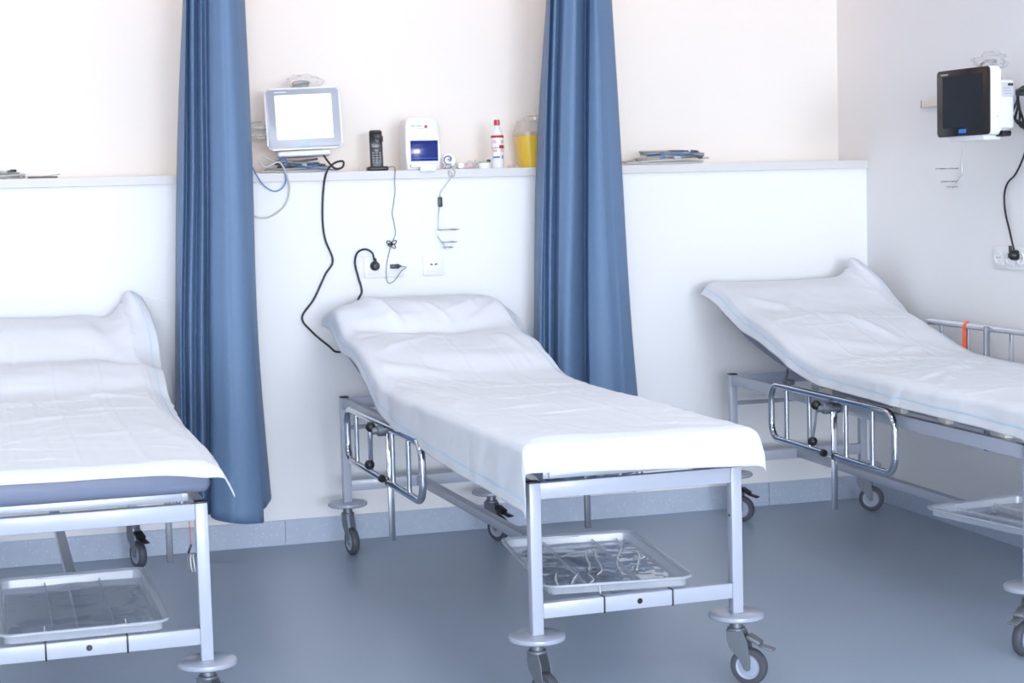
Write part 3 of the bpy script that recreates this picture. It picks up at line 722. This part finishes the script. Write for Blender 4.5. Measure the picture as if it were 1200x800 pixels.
def bag(name, label, c, r, seed, inner=True):
    root = thing(name, label, 'bag', (c[0], c[1], c[2]))
    q = MB(); vs_ = q.sphere((0, 0, r[2]), (1, 1, 1), 4)
    for v in vs_:
        d = (v.co-Vector((0, 0, r[2]))).normalized(); k = 1+.45*noise.noise(d*2.2+Vector((seed, 0, 0)))+.22*abs(noise.noise(d*6+Vector((seed, 3, 0))))
        v.co = Vector((d.x*r[0]*k, d.y*r[1]*k, max(.001, r[2]*.8+d.z*r[2]*k*(1 if d.z > 0 else .8))))
    q.build('bag_film', BAG, root, ang=35)
    rnd = random.Random(seed)
    for j in range(4):
        pts = []; R_ = r[0]*.5*(.7+.4*rnd.random())
        for k in range(14):
            a = 2*math.pi*k/14; pts.append(Vector((-r[0]*.15+R_*math.cos(a), r[1]*.5*math.sin(a), r[2]*(.45+.25*math.sin(a+j))+.003*j)))
        MB().tube(pts, .0028, 7, closed=True, sm=2).build('lead_coil', GREYC, root, ang=180)
    MB().box((-r[0]*.45, -r[1]*.4, r[2]*.95), (.012, .004, .005), .001).build('sensor_tip', ORANGE, root)
    return root
tp = wp(356, 103, .05)
bag('plastic_bag', 'crumpled clear bag with grey leads lying on top of the silver monitor', (tp.x, .05, tp.z-.004), (.068, .03, .028), 3)

# ------------------------------------------------------------------ cable bundles on the ledge
def bundle(label, x0, x1, yc, depth, seed, specs, connectors, cat='cables', zk=1.0):
    root = thing('cable_bundle', label, cat, ((x0+x1)/2, yc, LT), 0, 'cable bundles on the ledge')
    rnd = random.Random(seed); w = (x1-x0)/2
    for j, (m, r, kx, z, tilt, ox) in enumerate(specs):
        pts = []
        for k in range(18):
            a = 2*math.pi*k/18; wob = 1+.12*math.sin(3*a+j)+.08*rnd.uniform(-1, 1)
            pts.append(Vector((ox*w+w*kx*math.cos(a)*wob, depth*math.sin(a)*wob*.9, r+(z+tilt*(.5+.5*math.sin(a+j*1.3)))*zk+.002*rnd.random())))
        MB().tube(pts, r, 7, closed=True, sm=4).build('cable', m, root, ang=180)
    for (dx, dy, dz, s, m, rz) in connectors:
        MB().box((dx*w, dy, dz*zk), s, min(s)*.3, Matrix.Rotation(rz, 3, 'Z')).build('connector', m, root)
    return root
xa, xb = wp(735, 190, .06).x, wp(825, 188, .06).x
bundle('flat coil of grey and blue cables on the ledge right of the second curtain', xa, xb, .055, .04, 4,
       [(LGREY, .0042, .95, 0, .006, 0), (LGREY, .0042, .93, .006, .008, .02), (GREYC, .004, .88, .010, .012, .0), (GREYC, .0038, .75, .018, .012, .12), (DGREY, .0032, .72, .022, .012, .2), (BLUEC, .003, .68, .027, .010, .2), (BLUEC, .003, .55, .024, .010, .1), (DGREY, .0035, .6, .030, .006, .15), (GREYC, .0035, .8, .026, .010, .05)],
       [(-.18, -.035, .024, (.022, .014, .016), BLUEC, .1), (.62, -.02, .034, (.020, .018, .022), DGREY, .4), (.72, -.01, .030, (.022, .02, .024), HAND, -.3), (.82, -.012, .022, (.03, .018, .020), DGREY, .2), (.55, -.025, .040, (.008, .008, .010), WHITE, 0), (.2, -.035, .020, (.03, .012, .010), LGREY, .1)], zk=1.35)
cord('grey_cable', 'grey cable tail running behind the second curtain from the coil', [wp(745, 186, .03), wp(738, 188.5, .01), wp(730, 190, .02), wp(715, 190, .06), wp(700, 189, .09)], .0035, GREYC)
xa, xb = wp(305, 194, .06).x, wp(378, 194, .06).x
bundle('tangle of grey and blue cables on the ledge below the silver monitor', xa, xb, .05, .035, 8,
       [(LGREY, .004, 1.05, 0, .004, .05), (GREYC, .0042, .95, .006, .006, .1), (DGREY, .004, .75, .012, .008, .2), (DGREY, .0038, .7, .018, .008, .15), (GREYC, .0036, .6, .024, .010, .1), (BLUEC, .0026, .6, .016, .012, .3), (DGREY, .004, .55, .026, .010, .25)],
       [(.35, -.035, .022, (.018, .012, .012), LGREY, .2), (-.25, -.03, .026, (.014, .01, .010), BLUEC, 0), (.55, -.03, .018, (.03, .012, .012), DGREY, .2)], zk=1.25)
cord('grey_cable_loop', 'grey cable looping off the ledge below the silver monitor', [wp(330, 191, .03), wp(318, 188, .0), wp(308, 184, -.02), wp(304, 190, -.03), wp(312, 196, -.035), wp(326, 190, -.03), wp(334, 200, -.035), wp(339, 220, -.02), wp(334, 240, -.012), wp(318, 253, -.010), wp(304, 255, -.010), wp(292, 250, -.012), wp(284, 240, -.03)], .0034, LGREY)
cord('blue_cable', 'thin blue cable looping over the ledge edge beside the first curtain', [wp(286, 178, .02), wp(292, 188, -.01), wp(300, 204, -.028), wp(309, 217, -.026), wp(321, 224, -.024), wp(331, 220, -.024), wp(335, 210, -.03), wp(332, 196, -.03), wp(326, 188, -.01), wp(334, 186, .0), wp(337, 191, .01)], .0026, BLUEC)
cord('blue_cable', 'thin blue cable lying along the ledge towards the black power cord', [wp(352, 194, .0), wp(366, 196, -.012), wp(380, 198, -.014), wp(394, 199, -.012), wp(398, 197.5, .0)], .0028, BLUEC)
# left end of the ledge: flat folded leads and a dark case
xa, xb = wp(-14, 205, .06).x, wp(27, 206, .06).x
bundle('low pile of grey leads with a black clip at the left end of the ledge', xa, xb, .05, .03, 12,
       [(GREYC, .004, 1.0, 0, .004, 0), (LGREY, .004, .95, .005, .006, 0), (GREYC, .0036, .85, .012, .005, -.1), (LGREY, .0036, .7, .017, .006, -.15), (GREYC, .003, .6, .020, .004, 0)],
       [(.45, -.03, .030, (.022, .012, .009), BLACK, .2), (.28, -.03, .028, (.02, .012, .007), DGREY, -.1), (.9, -.02, .006, (.012, .01, .010), GREYC, 0)])
fx = wp(50, 206, .04)
root = thing('flat_packet', 'flat clear packet with a dark strip on the left ledge', 'packet', (fx.x, .05, LT))
MB().box((.0, 0, .004), (.105, .05, .007), .002).build('dark_strip', DGREY, root)
q = MB(); q.grid(lambda u, v: Vector(((u-.5)*.125, (v-.5)*.055, .0085+.012*max(0, u-.6)**.8+.002*noise.noise(Vector((u*6, v*4, 1))))), 16, 6); o = q.build('film', BAG, root, ang=180)
md = o.modifiers.new('thickness', 'SOLIDIFY'); md.thickness = .001

# ------------------------------------------------------------------ cordless telephone
pb = wp(442, 198, .035)
root = thing('cordless_telephone', 'black cordless telephone standing in its cradle on the ledge', 'telephone', (pb.x, .035, LT), math.radians(-6))
MB().box((.002, .01, .009), (.078, .085, .017), .006, seg=3).build('cradle', BLACK, root)
tilt = Matrix.Rotation(math.radians(-9), 3, 'X')
hp = lambda x, y, z: Vector((0, 0, .012))+tilt @ Vector((x, y, z))
hb = MB(); hb.box(hp(0, .004, .072), (.049, .024, .148), .008, tilt, 3); hset = hb.build('handset', HAND, root)
MB().box(hp(0, -.0084, .106), (.040, .002, .058), .0008, tilt).build('screen', BLACKG, hset)
MB().box(hp(0, -.0096, .104), (.010, .0006, .0016), 0, tilt @ Matrix.Rotation(.9, 3, 'Y')).build('screen_mark', GREYP, hset)
MB().box(hp(.007, -.0096, .102), (.010, .0006, .0016), 0, tilt @ Matrix.Rotation(-.9, 3, 'Y')).build('screen_mark', GREYP, hset)
MB().box(hp(0, -.0086, .066), (.014, .003, .009), .001, tilt).build('key', KEY, hset)
for r_ in range(5):
    for c_ in range(3):
        MB().box(hp((c_-1)*.0135, -.0086, .056-r_*.0092), (.009, .002, .0045), .0006, tilt).build('key', KEY, hset)
MB().box(hp(.026, .004, .112), (.004, .008, .022), .001, tilt).build('side_key', BLACK, hset)

# ------------------------------------------------------------------ wipes dispenser
d0 = wp(496, 199, .0)
root = thing('wipe_dispenser', 'white box dispenser with dark blue window standing on the ledge', 'dispenser', (d0.x, .045, LT))
q = MB(); q.prism([(-.066, 0), (.066, 0), (.068, .06), (.066, .165), (.058, .188), (.040, .199), (-.046, .199), (-.060, .190), (-.067, .168), (-.068, .06)], .11, (0, .055, 0), (1, 0, 0), (0, 0, 1), .006)
for v in q.bm.verts:
    if v.co.y < 0: v.co.y += max(0, v.co.z-.11)*.10
q.build('body', WHITE, root)
MB().box((.004, -.0545, .072), (.107, .004, .078), .001).build('window', BLUEW, root)
MB().box((.004, -.0575, .044), (.106, .003, .0035), .0005).build('window_ledge', BLUEP, root)
MB().box((.0, -.064, .016), (.108, .022, .014), .004).build('slot', WHITE, root)
MB().box((.012, -.074, .004), (.064, .016, .020), .003, Matrix.Rotation(.12, 3, 'X')).build('tongue', WHITE, root)
MB().lathe([(0, 0), (.0062, 0), (.0062, .0012), (0, .0012)], (.014, -.0495, .164), (0, -1, 0), 18).build('red_dot', RED, root)
for i, (dx, w_) in enumerate(((-.036, .018), (-.013, .020))):
    MB().box((dx, -.0496, .167), (w_, .001, .004)).build('lettering', GREYP, root)
MB().box((-.008, -.0505, .157), (.03, .001, .003)).build('lettering', mat('faint_print', (.66, .67, .68), .6), root)
MB().box((-.026, -.0525, .136), (.034, .001, .024)).build('label_patch', mat('bright_white', (.93, .93, .94), .4), root)
MB().box((.028, -.0525, .136), (.05, .001, .024)).build('label_patch', mat('bright_white', (.93, .93, .94), .4), root)

# ------------------------------------------------------------------ tape rolls, packets, bottle, sharps bin
r0_ = wp(527, 193, .05)
root = thing('bandage_roll', 'round white roll with navy printed end beside the wipe dispenser', 'roll', (r0_.x, .06, LT))
MB().lathe([(.006, -.02), (.025, -.02), (.027, -.017), (.027, .017), (.025, .02), (.006, .02), (.006, -.02)], (0, 0, .034), (-.25, -1, .1), 28).build('roll', WHITE, root)
ax = Vector((-.25, -1, .1)).normalized(); e1 = Vector((1, -.25, 0)).normalized(); e2 = Vector((0, 0, 1))
q = MB(); cc = Vector((0, 0, .034))+ax*.021
q.tube([cc+(e1*math.cos(a)+e2*math.sin(a))*.015-e1*.004 for a in [math.radians(x) for x in range(20, 260, 15)]], .0022, 6)
q.tube([cc+e1*.004+e2*.010, cc+e1*.010+e2*.0, cc+e1*.002-e2*.006], .0018, 6); q.build('printed_ring', NAVY, root)
root = thing('wire_clip_case', 'small clear case with a wire arch beside the bandage roll', 'case', (r0_.x-.018, .01, LT))
q = MB(); cc = Vector((0, -.004, .002)); q.tube([cc+Vector((.012*math.cos(a), 0, .018*math.sin(a))) for a in [math.pi*k/10 for k in range(11)]], .0016, 6); q.build('arch', DGREY, root)
MB().box((0, .012, .012), (.034, .028, .022), .004).build('case_body', RIMC, root)
h = wp(541, 196, .04)
o = MB().box((h.x+.0, .055, LT+.013), (.030, .035, .026), .010, seg=4).build('cotton_pack', WHITE, None); tag(o, 'small white cotton pack lying right of the bandage roll', 'pack')
def crumple(name, label, c, r, seed, m, bits):
    root = thing(name, label, 'packet', c)
    q = MB(); vs_ = q.sphere((0, 0, 0), 1, 3)
    for v in vs_:
        d = v.co.normalized(); k = 1+.5*noise.noise(d*2.5+Vector((seed, 1, 0)))
        v.co = Vector((d.x*r[0]*k, d.y*r[1]*k, max(.0005, r[2]*.7+d.z*r[2]*k)))
    q.build('wrapper', m, root, ang=25)
    for (p, s, mm, rz) in bits: MB().box(p, s, min(s)*.25, Matrix.Rotation(rz, 3, 'Y')).build('strip', mm, root)
    return root
c = wp(551, 195, .05)
crumple('swab_packet', 'crumpled clear swab packet with pink print on the ledge', (c.x, .05, LT), (.028, .022, .016), 2.2, BAG,
        [((-.006, -.022, .014), (.022, .002, .008), PINK, -.4), ((.012, -.018, .024), (.004, .003, .022), GREYP, .5), ((.0, -.02, .004), (.04, .006, .004), GREYP, 0), ((.014, -.02, .010), (.012, .004, .008), GREEN, .3)])
c = wp(567, 196, .05)
root = thing('tape_roll', 'low white tape roll with green top left of the spray bottle', 'roll', (c.x, .045, LT))
MB().lathe([(.010, 0), (.024, 0), (.0245, .002), (.0245, .020), (.024, .022), (.010, .022), (.010, 0)], (0, 0, 0), (0, 0, 1), 28).build('tape', WHITE, root)
MB().lathe([(.008, .022), (.023, .022), (.022, .026), (.012, .028), (.008, .026)], (0, 0, 0), (0, 0, 1), 24).build('core', GREEN, root)
MB().box((.022, .012, .030), (.014, .010, .012), .003).build('clip', HAND, root)
c = wp(583.6, 196, .03); bx_ = c.x; by_ = .03
root = thing('spray_bottle', 'white disinfectant bottle with red cap and red printed bands', 'bottle', (bx_, by_, LT))
MB().lathe([(0, 0), (.0225, 0), (.024, .002), (.024, .118), (.022, .132), (.016, .146), (.011, .156), (.0095, .168), (0, .168)], n=28).build('body', WHITE, root)
MB().lathe([(.0, .166), (.0115, .166), (.0115, .185), (.010, .187), (0, .187)], n=20).build('cap', RED, root)
MB().box((0, -.0112, .177), (.0015, .002, .016)).build('cap_slot', WHITE, root)
def band(r, z0, z1, a0, a1, m, nm):
    q = MB(); q.grid(lambda u, v: Vector((r*math.sin(math.radians(a0+(a1-a0)*u)), -r*math.cos(math.radians(a0+(a1-a0)*u)), z0+(z1-z0)*v)), 14, 1)
    o = q.build(nm, m, root, ang=180); md = o.modifiers.new('t', 'SOLIDIFY'); md.thickness = .0006; md.offset = 1; return o
band(.0243, .121-.003, .130-.003, -100, 85, RED, 'red_band')
band(.0243, .076, .089, 0, 80, RED, 'red_patch'); band(.0243, .076, .082, -70, -5, PINK, 'print_line')
for z in (.104, .098, .064, .068): band(.0243, z, z+.003, -60, -18, PINK, 'print_line'); band(.0243, z, z+.003, 14, 55, PINK, 'print_line')
band(.0243, .040, .0455, -60, 5, BLUEP, 'blue_lettering'); band(.0243, .036, .050, 28, 40, BLUEP, 'blue_mark')
c = wp(601, 194, .06)
crumple('green_packet', 'small crumpled green and pink packet between bottle and yellow bin', (c.x, .06, LT), (.022, .02, .007), 6.1, BAG,
        [((-.012, -.02, .009), (.018, .002, .006), PINK, .5), ((.012, -.022, .007), (.014, .004, .007), GREEN, -.4), ((0, -.02, .002), (.04, .01, .003), GREYP, 0)])
s0 = wp(629, 194, .10)
root = thing('sharps_bin', 'yellow sharps bin with milky lid standing half behind the second curtain', 'bin', (s0.x, .11, LT))
def tap(z0, z1, w0, d0_, w1, d1, r): 
    q = MB(); rr = []
    for z, w_, d_ in ((z0, w0, d0_), (z1, w1, d1)):
        rr.append([q.bm.verts.new((x, y, z)) for x, y in rrect(w_, d_, r, 5)])
    for i in range(len(rr[0])): j = (i+1) % len(rr[0]); q.bm.faces.new((rr[0][i], rr[0][j], rr[1][j], rr[1][i]))
    q.bm.faces.new(rr[0][::-1]); q.bm.faces.new(rr[1]); return q
tap(0, .128, .125, .12, .148, .14, .03).build('bin_body', YEL, root)
tap(.126, .140, .158, .15, .160, .152, .034).build('lid_rim', LIDC, root)
tap(.140, .185, .156, .148, .13, .12, .034).build('lid', LIDC, root)
q = MB().lathe([(0, .185), (.045, .185), (.045, .200), (.02, .206), (0, .206)], n=24); q.build('flap', LIDC, root)

# ------------------------------------------------------------------ lead with grey clip and spiral wire holder below the ledge
lc = cord('clip_lead', 'short grey lead with a small dark switch hanging from the ledge', [wp(527, 196, .02), wp(528, 197, -.024), wp(533, 200, -.026), wp(532, 206, -.026), wp(527, 206, -.026), wp(525.5, 200, -.026), wp(530, 205, -.026), wp(523, 216, -.018), wp(516, 226, -.012), wp(515.5, 236, -.012), wp(514, 250, -.010), wp(513, 268, -.010)], .0014, GREYP, n=6)
sw = wp(516, 236.5, -.014)
o = MB().box((sw.x, -.012, sw.z), (.016, .012, .038), .003).build('switch', HAND, None, world=True); o.parent = lc; o.matrix_parent_inverse = Matrix.Translation(-lc.location)
def wire_holder(label, c, out, along):
    """three wire rings of falling size hung on a bent wire; out = away from the wall"""
    c = Vector(c); out = Vector(out); al = Vector(along); root = thing('wire_ring_holder', label, 'holder', c)
    q = MB(); q.tube([Vector((0, 0, .05))+out*.003, Vector((0, 0, -.02))+out*.003, Vector((0, 0, -.03))+out*.008+al*0, al*.018+out*.02+Vector((0, 0, -.055)), al*.022+out*.03+Vector((0, 0, -.075))], .0012, 6, sm=4)
    q.build('stem', STEELW, root)
    for r_, z, ox in ((.042, 0, .034), (.030, -.048, .040), (.019, -.068, .038)):
        MB().tube([al*(ox*.9+r_*math.cos(2*math.pi*k/24))+out*(r_+.006+r_*math.sin(2*math.pi*k/24)*.98)+Vector((0, 0, z+.001*math.sin(k))) for k in range(24)], .0017, 6, closed=True).build('ring', STEELW, root, ang=180)
    return root
c = wp(513, 269, -.004); wire_holder('spiral wire ring holder on the wall above the data socket', (c.x, 0, c.z), (0, -1, 0), (1, 0, 0))
c = wx(1127, 197, -.004); wire_holder('spiral wire ring holder on the right wall under the dark monitor', (0, c.y, c.z), (-1, 0, 0), (0, 1, 0))

# ------------------------------------------------------------------ dark monitor on the right wall
m0 = at(1129.5, 120, 0, -.235)
root = thing('patient_monitor', 'white patient monitor with a dark screen mounted on the right wall', 'monitor', (m0.x, m0.y, m0.z-.135), math.radians(-83))
CZ = .135
hs = MB(); hs.prism(rrect(.286, .232, .014, 5), .043, (0, .043, CZ), (1, 0, 0), (0, 0, 1), .008); hs.build('housing', WHITE, root)
MB().prism(rrect(.282, .229, .012, 5), .006, (0, -.0, CZ), (1, 0, 0), (0, 0, 1), .002).build('bezel', BLACKG, root)
MB().prism(rrect(.214, .178, .002, 2), .002, (.0, -.006, CZ+.004), (1, 0, 0), (0, 0, 1)).build('screen', SCROFF, root)
MB().box((-.097, -.0068, CZ+.100), (.040, .0006, .005)).build('lettering', GREYP, root)
MB().box((.0, -.0068, CZ-.098), (.040, .0006, .014)).build('badge', BLUEB, root)
MB().box((.0, .045, CZ-.122), (.19, .075, .02), .006).build('base', WHITE, root)
rb = MB(); rb.box((0, .070, CZ-.014), (.276, .068, .165), .010, seg=3); rb.box((.0, .066, CZ-.07), (.25, .06, .07), .010, seg=3); rbo = rb.build('rear_housing', WHITE, root)
MB().box((.1382, .074, CZ+.035), (.001, .050, .05)).build('type_label', mat('label_grey', (.62, .63, .66), .5), rbo)
MB().box((.1389, .086, CZ+.052), (.0006, .022, .009)).build('label_print', HAND, rbo)
for k in range(3): MB().box((.1389, .070+.002*k, CZ+.040-.009*k), (.0006, .032, .0025)).build('label_print', GREYP, rbo)
MB().box((.115, .075, CZ-.112), (.04, .04, .02), .006).build('foot', BLACK, root)
MB().box((.1432, .028, CZ-.055), (.0008, .006, .003)).build('indicator', GREYP, root)
q = MB(); q.bar((0, .10, CZ), (0, .215, CZ), .06, .05, .005); q.build('wall_arm', GREYST, root)
# horizontal rail behind the monitor
cpos = wx(1081, 122, -.02); cp2 = wx(1120, 122, -.02)
root = thing('wall_bracket', 'cream metal bracket arm sticking out left of the dark monitor', 'bracket', (0, cpos.y, cpos.z-.012))
MB().box((-.012, -.10, .012), (.022, .21, .026), .002).build('arm', CREAM, root)
MB().box((-.012, .006, .012), (.023, .004, .027), .001).build('arm_cap', DGREY, root)
tp = at(1158, 80, 0, -.15)
bag('plastic_bag', 'crumpled clear bag with a grey lead coil on top of the dark monitor', (tp.x+.02, tp.y+.02, m0.z+.112), (.055, .05, .032), 11)
cord('monitor_lead', 'grey lead arching over the back of the dark monitor', [at(1150, 80, 0, -.18), at(1158, 75, 0, -.15), at(1167, 76, 0, -.12), at(1173, 84, 0, -.10), at(1175, 94, 0, -.09), at(1176, 104, 0, -.07)], .006, LGREY)
pr = cord('power_cord', 'black power cord from behind the dark monitor to the right wall socket',
     [at(1203, 170, 0, -.03), at(1199, 185, 0, -.02), at(1190, 204, 0, -.012), at(1181, 214, 0, -.010), at(1177, 228, 0, -.010), at(1178, 248, 0, -.010), at(1183, 270, 0, -.014), at(1187, 288, 0, -.032), at(1188.5, 294, 0, -.036)], .0036, BLACK)
pp = at(1189, 299, 0, -.02)
q = MB(); q.lathe([(0, 0), (.0185, 0), (.0185, .008), (.0165, .022), (.010, .030), (0, .031)], (-.0108, pp.y, pp.z), (-1, 0, 0), 24)
q.tube([Vector((-.030, pp.y, pp.z)), Vector((-.035, pp.y+.002, pp.z+.018)), Vector((-.036, pp.y+.004, pp.z+.034))], lambda t: .008-.003*t, 10)
o = q.build('plug', BLACK, None, world=True); o.parent = pr; o.matrix_parent_inverse = Matrix.Translation(-pr.location)
root_loc = at(1204, 118, 0, -.08)
root = thing('cable_reel', 'black cable coil hanging at the right edge behind the dark monitor', 'cable', root_loc)
for j in range(4):
    q = MB(); q.tube([Vector((.01*j-.02+.01*math.sin(3*a+j), (.05+.006*j)*math.cos(a), (.055+.008*j)*math.sin(a)-.02)) for a in [2*math.pi*k/20 for k in range(20)]], .0045, 8, closed=True, sm=2); q.build('cable_turn', BLACK, root, ang=180)
MB().box((-.01, .005, .03), (.035, .06, .025), .006).build('cable_tie', HAND, root)
cord('white_lead', 'thin white lead under the dark monitor running to the ring holder', [at(1128, 160, 0, -.19), at(1128, 170, 0, -.16), at(1127, 184, 0, -.08), at(1126.5, 196, 0, -.012)], .002, WHITE)

# ------------------------------------------------------------------ ribbon and hanging tags
def bedw(name, a, b, z):
    loc, t = BEDS[name]
    return Vector((loc[0]+a*math.cos(t)+b*math.sin(t), loc[1]+a*math.sin(t)-b*math.cos(t), z))
rw = bedw('right', W/2+.052, .725, .79)
root = thing('orange_ribbon', 'orange ribbon knotted round the raised guard rail by the right wall', 'ribbon', (rw.x, rw.y, rw.z-.115))
q = MB(); q.tube([Vector((.0135*math.cos(a), .003*math.sin(2*a), .115+.0135*math.sin(a))) for a in [2*math.pi*k/14 for k in range(14)]], .0042, 7, closed=True); q.build('knot', ORANGE, root, ang=180)
for dx, dy in ((-.014, .002), (-.012, -.008)):
    q = MB(); q.prism([(-.004, .104), (.004, .104), (.006, .05), (.008, 0), (-.007, 0), (-.004, .06)], .0015, (dx, dy, 0), (.1, -1, 0), (0, 0, 1)); q.build('tail', ORANGE, root)
hg = bedw('left', .305, 1.60, .30)
root = thing('hanging_tags', 'white round tags hanging on a red string under the leftmost stretcher', 'tag', hg)
MB().tube([Vector((-.004, 0, .285)), Vector((-.002, 0, .20)), Vector((.001, 0, .10)), Vector((0, 0, .07))], .0012, 6, sm=4).build('string', mat('red_string', (.62, .10, .08), .6), root)
MB().box((-.002, 0, .066), (.006, .006, .026), .0015, Matrix.Rotation(.35, 3, 'Y')).build('clip', BLACK, root)
for k in range(3):
    MB().lathe([(0, -.0012), (.0235, -.0012), (.0245, 0), (.0235, .0012), (0, .0012)], (-.004+.006*k, .0, .026), (1, -.35+.12*k, .1), 24).build('tag', WHITE if k else CLEAR, root)
